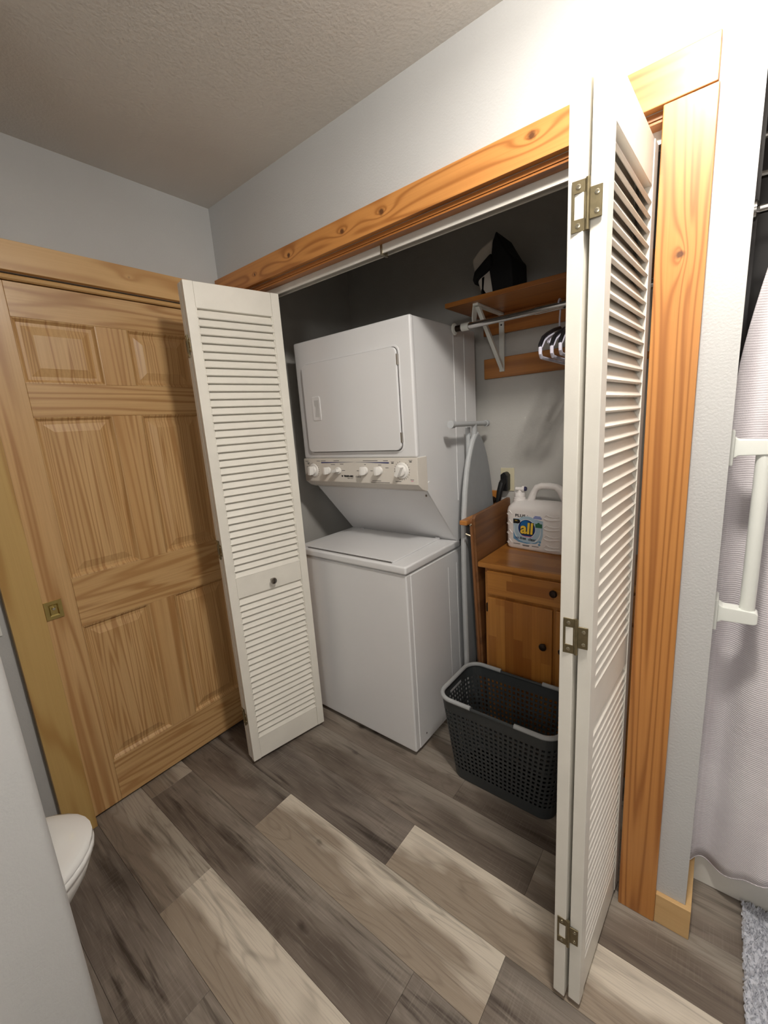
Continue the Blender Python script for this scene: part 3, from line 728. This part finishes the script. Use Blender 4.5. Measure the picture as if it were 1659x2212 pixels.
MB().tube([(.930, .62, 1.30), (.945, .620, 1.36), (.955, .610, 1.43), (.957, .604, 1.455)], .0125, 12).build('leg_neck', M['iron_tube'], ib)
MB().tube([(.957, .400, 1.460), (.957, .735, 1.452)], .0115, 14).build('foot_bar', M['iron_tube'], ib)
MB().tube([(.957, .386, 1.4605), (.957, .412, 1.4600)], .0165, 14).build('foot_cap', M['iron_tube'], ib)
MB().tube([(.957, .722, 1.452), (.957, .745, 1.4517)], .0150, 14).build('foot_cap', M['iron_tube'], ib)
MB().tube([(.925, .56, .02), (.925, .75, .02)], .012, 12).tube([(.925, .604, .02), (.925, .604, .12)], .011, 12).build('rear_leg', M['iron_tube'], ib)
MB().box(.944, .966, .50, .78, .0, .065, .004, 2).build('tail_pad', M['iron_cover'], ib)

# ------------------------------------------------------------------ folding tray table
ft = empty('folding_table', (1.018, .65, 0), 'brown wooden folding table stood on edge beside the cabinet', 'folding table')
MB().prism([(.442, 1.046), (.455, 1.062), (.838, 1.074), (.845, 1.06), (.845, .02), (.520, .02)], 'X', 1.013, 1.030, .004, 2).build('table_top', M['traywood'], ft)
MB().prism([(.434, 1.035), (.446, 1.05), (.530, .02), (.516, .02)], 'X', 1.007, 1.018, .002, 1).build('worn_edge', M['trayedge'], ft)
MB().box(.972, 1.010, .405, .60, 1.021, 1.043, .006, 2).build('leg_bar', M['cleat'], ft)
MB().prism([(.47, .96), (.50, .96), (.56, .0), (.53, .0)], 'X', .990, 1.006, .003, 1).build('leg', M['traywood'], ft)
for y, z, in ((.437, 1.020), (.470, .735), (.492, .545)):
    MB().lathe([(.006, 0), (.006, .003), (.0035, .006), (0, .0065)], (1.013, y, z), '-Y', 12).build('bolt', M['screw'], ft)
MB().tube([(.985, .44, .975), (1.010, .447, .965)], .005, 8).build('latch_pin', M['screw'], ft)

# ------------------------------------------------------------------ storage cabinet
cb = empty('storage_cabinet', (1.37, .65, 0), 'honey wood cabinet with one drawer and two doors under the detergent jug', 'cabinet')
CF = .466
MB().box(1.062, 1.682, CF, .838, .05, .826, .002, 1).build('carcass', M['staveZ'], cb)
MB().box(1.062, 1.682, CF+.03, .83, 0, .055).build('plinth', M['staveXz'], cb)
MB().box(1.036, 1.708, .447, .842, .825, .849, .004, 2).build('cabinet_top', M['staveX'], cb)
dw = MB().box(1.079, 1.664, CF-.019, CF-.001, .705, .814, .004, 2).build('drawer', M['staveXz'], cb)
KP = [(.0075, 0), (.0065, .007), (.011, .012), (.0155, .018), (.0155, .022), (.012, .0265), (.005, .0285), (0, .0285)]
def cknob(x, z, par): MB().lathe(KP, (x, CF-.018, z), '-Y', 22).build('knob', M['bronze'], par)
cknob(1.372, .770, dw)
c1_ = MB().box(1.080, 1.364, CF-.019, CF-.001, .062, .690, .004, 2).build('cabinet_door', M['staveZ'], cb)
cknob(1.332, .524, c1_)
c2_ = MB().box(1.378, 1.664, CF-.019, CF-.001, .062, .690, .004, 2).build('cabinet_door', M['staveZ'], cb)
cknob(1.410, .524, c2_)
for z in (.635, .12):
    MB().box(1.070, 1.081, CF-.012, CF+.001, z-.02, z+.02, .001, 1).build('door_hinge', M['bronze'], c1_)

# ------------------------------------------------------------------ detergent jug
jg = empty('detergent_jug', (1.205, .755, .849), 'white plastic detergent jug with a carry handle and blue round label', 'jug')
JM = Matrix.Translation((1.205, .758, .849)) @ Matrix.Rotation(math.radians(-6), 4, 'Z')
# local frame: x -.14..+.14, front face y = -.066, z 0..
def rr3(x0, x1, y0, y1, r, z, n=5): return [(x, y, z) for x, y in rrect(x0, x1, y0, y1, r, n)]
body = MB()
lv = [(-.128, .132, .056, .022, 0.), (-.136, .140, .064, .026, .006), (-.138, .142, .066, .026, .016), (-.138, .142, .066, .026, .185), (-.136, .141, .064, .03, .200),
      (-.130, .139, .057, .036, .212), (-.120, .136, .046, .036, .222), (-.108, .130, .034, .032, .229), (-.10, .125, .02, .019, .232)]
body.loft([rr3(a, b, -d, d, r, z) for a, b, d, r, z in lv])
# handle: rises from the shoulder, runs level, drops to the far side
hpath = [(-.046, 0, .218), (-.038, 0, .240), (-.026, 0, .272), (-.012, 0, .293), (.010, 0, .302), (.050, 0, .303), (.080, 0, .300), (.098, 0, .287), (.112, 0, .268), (.126, 0, .248), (.128, 0, .215)]
body.tube(hpath, [.020, .0175, .0155, .015, .015, .0152, .0155, .018, .021, .023, .020], 12)
body.tube([(.085, 0, .298), (.115, 0, .288), (.136, 0, .279), (.142, 0, .262), (.140, 0, .22)], [.012, .015, .017, .018, .016], 12)
jb = body.mesh('jug_body', M['hdpe'], 1.0); jb.transform(JM); jb = link('jug_body', jb, jg)
def J(mb, name, mat, par, smooth=.7):
    me = mb.mesh(name, mat, smooth); me.transform(JM); return link(name, me, par)
nk = (-.098, 0)
J(MB().lathe([(.030, .214), (.030, .232), (.027, .238), (.024, .240), (.0245, .246), (.0245, .262), (.022, .266), (.012, .266), (.011, .270), (0, .270)], (nk[0], 0, 0), 'Z', 26), 'screw_cap', M['hdpe'], jg)
J(MB().lathe([(.0275, .236), (.0285, .239), (.0275, .242)], (nk[0], 0, 0), 'Z', 26), 'cap_ring', M['hdpe'], jg)
J(MB().tube([(nk[0], 0, .264), (nk[0], 0, .286)], .0075, 12).tube([(nk[0]-.018, -.004, .283), (nk[0]+.018, .002, .283)], .0085, 14), 'tap_spout', M['hdpe'], jg)
J(MB().tube([(nk[0]+.012, 0, .283), (nk[0]+.022, .003, .283)], .0135, 16), 'tap_collar', M['hdpe'], jg)
J(MB().tube([(nk[0]+.020, .003, .283), (nk[0]+.032, .004, .283)], [.0120, .0095], 16), 'tap_button', M['navy'], jg)
# chevron grip ribs left and right of the label, front face at y=-.066
for i in range(4):
    z = .030+.047*i
    J(MB().tube([(-.128, -.060, z+.006), (-.118, -.0665, z+.016), (-.104, -.0665, z)], .0030, 6), 'grip_rib', M['hdpe'], jb)
    J(MB().tube([(-.1375, -.035, z-.003), (-.134, -.056, z-.003), (-.124, -.065, z-.004)], .0034, 6), 'grip_rib', M['hdpe'], jb)
    J(MB().tube([(.052, -.0665, z-.002), (.064, -.0668, z+.011), (.078, -.067, z+.004), (.098, -.0668, z+.002), (.118, -.064, z+.006), (.136, -.05, z+.008)], .0036, 6), 'grip_rib', M['hdpe'], jb)
    J(MB().tube([(.052, -.0662, z-.006), (.066, -.0668, z-.012), (.082, -.067, z-.013), (.104, -.0665, z-.010), (.124, -.062, z-.008)], .0045, 6), 'grip_rib', M['hdpe'], jb)
# label: printed film, a few tenths of a millimetre proud
FY = -.0662
def film(pts, lvl, mat, name='label_print', par=None):
    return J(MB().prism(pts, 'Y', FY-.0004-.0003*lvl, FY+.001), name, mat, par if par else lb, 0)
def disc(cx, cz, r, n=36, sx=1.): return [(cx+r*sx*math.cos(2*math.pi*k/n), cz+r*math.sin(2*math.pi*k/n)) for k in range(n)]
lb = J(MB().prism([(-.097, .150), (-.050, .155), (.020, .155), (.048, .150), (.048, .082), (.040, .055), (.012, .038), (-.03, .034), (-.070, .038), (-.097, .052)], 'Y', FY-.0004, FY+.001), 'label', M['lab_blue'], jg, 0)
film(disc(-.028, .098, .066, 40), 1, M['lab_white']); film(disc(-.028, .103, .0635, 40), 2, M['lab_blue'])
film([(-.097, .052), (-.097, .085), (-.088, .066), (-.070, .050), (-.045, .041), (-.01, .040), (.012, .046), (.03, .056), (.018, .042), (-.03, .034), (-.070, .038)], 3, M['lab_mid'])
film(disc(-.030, .1075, .0445, 40), 3, M['lab_white']); film(disc(-.030, .1075, .042, 40), 4, M['lab_navy'])
film(disc(-.034, .121, .026, 30), 5, plain('bright_blue_roundel', srgb(30, 106, 172), .4))
film([(-.056, .074), (-.05, .068), (-.01, .066), (.004, .073), (-.012, .071), (-.042, .071)], 6, M['lab_pink'])
film([(-.097, .128), (-.070, .128), (-.063, .133), (-.062, .142), (-.069, .149), (-.097, .149)], 5, M['inkblack'])
film([(.012, .118), (.044, .118), (.044, .136), (.034, .137), (.030, .142), (.025, .142), (.021, .137), (.012, .136)], 5, M['lab_green'])
def jtext(body_, size, x, z, mat, lvl, **kw):
    me = text_mesh(body_, size, mat, 'lettering', **kw); me.transform(JM @ Matrix.Translation((x, FY-.0006-.0003*lvl, z)) @ UPY); return link('lettering', me, lb)
jtext('all', .074, -.029, .1055, M['inkblack'], 5, bold=.0042, shear=.08, sx=.98)
jtext('all', .074, -.030, .1065, M['lab_yellow'], 7, bold=.0022, shear=.08, sx=.98)
jtext('free', .0185, -.048, .0585, M['inkblack'], 5, shear=.12, bold=.0003); jtext('clear', .0185, -.004, .0570, M['inkblack'], 5, shear=.12, bold=.0003)
jtext('PLUS', .0185, -.062, .166, M['inkblack'], 0, sx=1.3, bold=.0004); jtext('+', .010, -.026, .170, M['inkblack'], 0)
for x, z, wd in ((.022, .170, .028), (.022, .165, .038), (.022, .160, .040)):
    film([(x-wd/2, z-.002), (x+wd/2, z-.002), (x+wd/2, z+.002), (x-wd/2, z+.002)], 0, M['lab_per'])
jtext('99%', .008, -.082, .141, M['lab_yellow'], 6)
for x, z, wd in ((-.08, .028, .034), (-.034, .026, .034), (-.034, .0225, .030), (.012, .026, .032), (-.078, .060, .018), (-.076, .055, .020)):
    film([(x-wd/2, z-.0011), (x+wd/2, z-.0011), (x+wd/2, z+.0011), (x-wd/2, z+.0011)], 5, M['ink'] if z < .05 else M['lab_navy'])
for x, z in ((.034, .050), (.031, .037)): film(disc(x, z, .0055, 16), 4, M['lab_mid'])

# ------------------------------------------------------------------ laundry basket
bk_ = empty('laundry_basket', (1.262, .228, 0), 'charcoal perforated plastic laundry basket with pale grey rim grips', 'basket')
NCOL = 72
def bring(z, n=None):
    t = z/.385
    hx = .205+.0325*t; hy = .105+.043*t; r = .050+.012*t; cx, cy = 1.262, .228
    L = [(2*hx-2*r), (math.pi/2*r), (2*hy-2*r), (math.pi/2*r)]*2
    L = [2*hx-2*r, math.pi/2*r, 2*hy-2*r, math.pi/2*r, 2*hx-2*r, math.pi/2*r, 2*hy-2*r, math.pi/2*r]
    P = sum(L); out = []
    fr = [(c+f)/NCOL for c in range(NCOL) for f in (.08, .24, .80)] if n is None else [(k+.5)/n for k in range(n)]
    for q_ in fr:
        d = q_*P; i = 0
        while d > L[i]: d -= L[i]; i += 1
        if i == 0: p = (cx-hx+r+d, cy-hy)
        elif i == 1: a = -math.pi/2+d/r; p = (cx+hx-r+r*math.cos(a), cy-hy+r+r*math.sin(a))
        elif i == 2: p = (cx+hx, cy-hy+r+d)
        elif i == 3: a = d/r; p = (cx+hx-r+r*math.cos(a), cy+hy-r+r*math.sin(a))
        elif i == 4: p = (cx+hx-r-d, cy+hy)
        elif i == 5: a = math.pi/2+d/r; p = (cx-hx+r+r*math.cos(a), cy+hy-r+r*math.sin(a))
        elif i == 6: p = (cx-hx, cy+hy-r-d)
        else: a = math.pi+d/r; p = (cx-hx+r+r*math.cos(a), cy-hy+r+r*math.sin(a))
        out.append((p[0], p[1], z))
    return out
zl = [0., .004, .05]; NR = 14; pz = (.338-.05)/NR
holes = set()
for i in range(NR):
    zl += [.05+pz*(i+.24), .05+pz*(i+.82)]
    holes.add(len(zl)-2)
zl += [.338, .352, .368, .382]
slot = len(zl)-4
tb = bmesh.new(); NB = NCOL*3
R_ = []
for i, z in enumerate(zl):
    ring = bring(z)
    if i == 0: ring = [(1.262+(x-1.262)*.97, .228+(y-.228)*.96, z) for x, y, z in ring]
    R_.append([tb.verts.new(p) for p in ring])
for i in range(len(zl)-1):
    for k in range(NB):
        if i in holes and k % 3 == 1: continue
        v = [R_[i][k], R_[i][(k+1) % NB], R_[i+1][(k+1) % NB], R_[i+1][k]]
        c = sum((x.co for x in v), Vector())/4
        if i in (slot, ) and abs(c.y-.228) < .05: continue
        tb.faces.new(v)
tb.faces.new(R_[0][::-1])
bmesh.ops.recalc_face_normals(tb, faces=tb.faces)
me = D.meshes.new('basket_body'); tb.to_mesh(me); tb.free(); me.materials.append(M['basket'])
bb = link('basket_body', me, bk_)
sm_ = bb.modifiers.new('wall', 'SOLIDIFY'); sm_.thickness = .0028; sm_.offset = 1
top = bring(.384, 120)
MB().tube(top, .0062, 8, closed=True).build('rim', M['basket'], bk_)
def grip(sel, name):
    pts = [p for p in sel]
    MB().tube([(p[0], p[1], .389) for p in pts], .0088, 10).build(name, M['grip'], bk_)
tp = bring(.386, 240)
lft = [p for p in tp if p[0] < 1.175]; rgt = [p for p in tp if p[0] > 1.345]
# keep each U in running order
def order(ps, ref):
    idx = [tp.index(p) for p in ps]; n = len(tp)
    st_ = [i for i in idx if ((i-1) % n) not in idx][0]
    return [tp[(st_+j) % n] for j in range(len(idx))]
grip(order(lft, 0), 'rim_grip'); grip(order(rgt, 0), 'rim_grip')

# ------------------------------------------------------------------ toilet
tl = empty('toilet', (.51, -1.35, 0), 'white china toilet with closed lid behind the grey partition', 'toilet')
def egg(cx, yb, yt, hw, z, n=40):
    pts = []; yc_ = yb+(yt-yb)*.42
    for k in range(n):
        a = 2*math.pi*k/n; c, s_ = math.cos(a), math.sin(a)
        y = yc_+s_*((yt-yc_) if s_ > 0 else (yc_-yb))
        pts.append((cx+c*hw*(1 if s_ < 0 else 1), y, z))
    return pts
MB().loft([egg(.51, -1.50, -1.17, .10, 0), egg(.51, -1.50, -1.165, .105, .02), egg(.51, -1.48, -1.17, .095, .10), egg(.51, -1.48, -1.14, .11, .18), egg(.51, -1.49, -1.06, .15, .27), egg(.51, -1.50, -1.005, .178, .34), egg(.51, -1.50, -.992, .184, .375), egg(.51, -1.50, -.994, .182, .385)]).build('bowl', M['ceramic'], tl, 1.)
MB().loft([egg(.51, -1.45, -.990, .182, .386), egg(.51, -1.455, -.984, .187, .390), egg(.51, -1.455, -.984, .187, .402), egg(.51, -1.45, -.989, .183, .406)]).build('seat', M['ceramic'], tl, 1.)
MB().loft([egg(.51, -1.45, -.992, .180, .4075), egg(.51, -1.455, -.985, .186, .411), egg(.51, -1.455, -.985, .186, .421), egg(.51, -1.44, -.998, .176, .4285), egg(.51, -1.40, -1.03, .15, .4335), egg(.51, -1.36, -1.08, .10, .436)]).build('lid', M['ceramic'], tl, 1.)
MB().box(.33, .69, -1.70, -1.50, .37, .74, .02, 3).build('tank', M['ceramic'], tl)
MB().box(.32, .70, -1.71, -1.49, .735, .77, .01, 3).build('tank_lid', M['ceramic'], tl)
MB().box(.42, .60, -1.56, -1.42, .0, .40, .03, 3).build('pedestal', M['ceramic'], tl)
# white wall plate beside the pine casing
wp = empty('wall_plate', (0, -1.03, .9), 'white wall plate on the grey wall beside the honey pine casing', 'wall plate')
MB().box(0, .006, -1.075, -1.004, .872, .99, .002, 2).build('cover_plate', M['whiteplate'], wp)
MB().box(.0055, .010, -1.048, -1.032, .915, .947, .001, 1).build('rocker', M['whiteplate'], wp)

# ------------------------------------------------------------------ tub side: tub, curtain, rod, grab bar, mat
tb_ = empty('bathtub', (2.6, .5, 0), 'white bathtub apron showing under the shower curtain', 'bathtub')
MB().box(XW+.002, XR-.002, .19, .255, 0, .40, .003, 2).box(XW+.002, XR-.002, .80, .945, 0, .40, .012, 2).box(XW+.003, XW+.13, .25, .81, 0.001, .399, .003, 2).box(XR-.13, XR-.003, .25, .81, 0.001, .399, .003, 2).box(XW+.05, XR-.05, .2, .94, .02, .08).build('tub_shell', M['tub'], tb_)
ro = empty('shower_rod', (2.6, .20, 1.9), 'chrome shower curtain rod above the grab rail', 'shower rod')
MB().tube([(XW+.002, .20, 1.902), (XR, .20, 1.902)], .0095, 14).build('rod_tube', M['chrome'], ro)
MB().lathe([(.022, 0), (.022, .006), (.012, .012), (0, .012)], (XW+.001, .20, 1.902), 'X', 20).build('rod_flange', M['chrome'], ro)
ca = empty('towel_rack', (1.99, .45, 2.1), 'small metal rack on the dark wall above the shower rod', 'rack')
MB().tube([(XW+.012, .45, 2.15), (1.94, .45, 2.15), (1.99, .45, 2.155), (2.15, .45, 2.16)], .008, 10).tube([(XW+.012, .45, 2.06), (1.96, .45, 2.055), (2.15, .45, 2.05)], .009, 10).tube([(1.93, .45, 2.155), (1.93, .45, 2.05)], .012, 10).build('rack_bars', M['nickel'], ca)
# curtain: pleated sheet with thickness, drawn in from the wall at the top
NU, NV = 120, 44
vs, fs_ = [], []
for j in range(NV+1):
    t = j/NV; z = 1.895-(1.895-.085)*t
    xs0 = 1.8732+.062*max(0., 1-t/.20)**1.3
    for i in range(NU+1):
        s_ = i/NU; x = xs0+(3.0-xs0)*s_
        am = .022+.020*t
        y = .162-.022*t+am*math.sin((x-1.9)*31+.6*math.sin(t*2.2)+.6)*.8+.010*math.sin((x-1.9)*61+t*2)
        zz = z
        if j == NV: zz = z+.020*math.sin((x-1.9)*34+2.6)+.075*min(1., s_*9)
        elif j > NV-6: zz = z+(.020*math.sin((x-1.9)*34+2.6)+.075*min(1., s_*9))*(j-NV+6)/6
        if t < .03: y += (.20-y)*.7
        vs.append((x, y, zz))
for j in range(NV):
    for i in range(NU):
        a = j*(NU+1)+i; fs_.append((a, a+1, a+NU+2, a+NU+1))
ct = empty('shower_curtain', (2.4, .15, .09), 'white waffle-weave shower curtain hanging behind the grab rail', 'curtain')
cs = MB().faces(vs, fs_).build('curtain_sheet', M['curtain'], ct, 3.1)
so = cs.modifiers.new('thick', 'SOLIDIFY'); so.thickness = .0018
hem = [vs[NV*(NU+1)+i] for i in range(NU+1)]
MB().tube([(x, y, z) for x, y, z in hem], .0028, 6).build('hem', M['curtain'], ct, 3.1)
for i in range(9):
    x = 1.955+.12*i
    MB().tube([(x, .20+.016*math.cos(a), 1.890+.024*math.sin(a)) for a in [k*math.pi/7 for k in range(14)]], .002, 6, closed=True).build('curtain_ring', M['chrome'], ct)
gr = empty('grab_rail', (XW, .075, 1.15), 'white tubular grab rail bolted to the end of the grey wall', 'grab rail')
for zc, dzz in ((1.372, 0), (.963, 0)):
    MB().box(XW-.0005, XW+.0075, .045, .107, zc-.040, zc+.040, .003, 2).build('mounting_plate', M['rail'], gr)
    pf = [(XW+.006, zc-.026), (XW+.006, zc+.026), (XW+.016, zc+.019), (XW+.077, zc+.017), (XW+.083, zc+.012), (XW+.083, zc-.012), (XW+.077, zc-.016), (XW+.016, zc-.018)]
    MB().prism(pf, 'Y', .058, .094, .003, 2).build('bracket_arm', M['rail'], gr)
MB().tube([(XW+.062, .076, .970), (XW+.062, .076, 1.366)], .0150, 18).build('rail_tube', M['rail'], gr)
bm_ = empty('bath_mat', (2.3, -.15, 0), 'grey plush bath mat lying in front of the bathtub', 'bath mat')
MB().box(2.005, 2.75, -.75, .185, 0, .014, .005, 2).build('mat_backing', M['mat'], bm_)
mb = MB(); tv, tf = [], []
rnd = random.Random(3)
for i in range(9000):
    x = rnd.uniform(2.004, 2.30); y = rnd.uniform(-.50, .184); a = rnd.uniform(0, 6.28); r = .0035; h = rnd.uniform(.008, .016)
    dx, dy = rnd.uniform(-.006, .006), rnd.uniform(-.006, .006)
    b = len(tv)
    for k in range(3): tv.append((x+r*math.cos(a+2.094*k), y+r*math.sin(a+2.094*k), .012))
    tv.append((x+dx, y+dy, .012+h)); tf += [(b, b+1, b+3), (b+1, b+2, b+3), (b+2, b, b+3)]
me = D.meshes.new('pile'); me.from_pydata(tv, [], tf); me.materials.append(M['mat'])
pi_ = link('pile', me, bm_); pi_['kind'] = 'stuff'

# ------------------------------------------------------------------ lamps (outside the picture, they light the room; the wall lamp is added fill)
cl = empty('ceiling_light', (LAMP[0], LAMP[1], H), 'round flush ceiling light above the open louvered door', 'ceiling light')
MB().lathe([(.085, 0), (.085, -.010), (.080, -.014), (.0, -.014)], (LAMP[0], LAMP[1], H), 'Z', 32).build('lamp_base', M['rail'], cl)
vl = empty('fill_lamp', (FILL_POS[0], FILL_POS[1], FILL_POS[2]), 'small wall lamp added behind the camera as fill light', 'wall lamp')  # unseen fixture made up to carry the added fill lamp
MB().box(FILL_POS[0]-.05, FILL_POS[0]+.05, YF, YF+.02, FILL_POS[2]+.18, FILL_POS[2]+.28, .006, 2).tube([(FILL_POS[0], YF+.02, FILL_POS[2]+.23), (FILL_POS[0], FILL_POS[1]-.03, FILL_POS[2]+.25), (FILL_POS[0], FILL_POS[1], FILL_POS[2]+.215)], .01, 10).build('fill_lamp_arm', M['nickel'], vl)
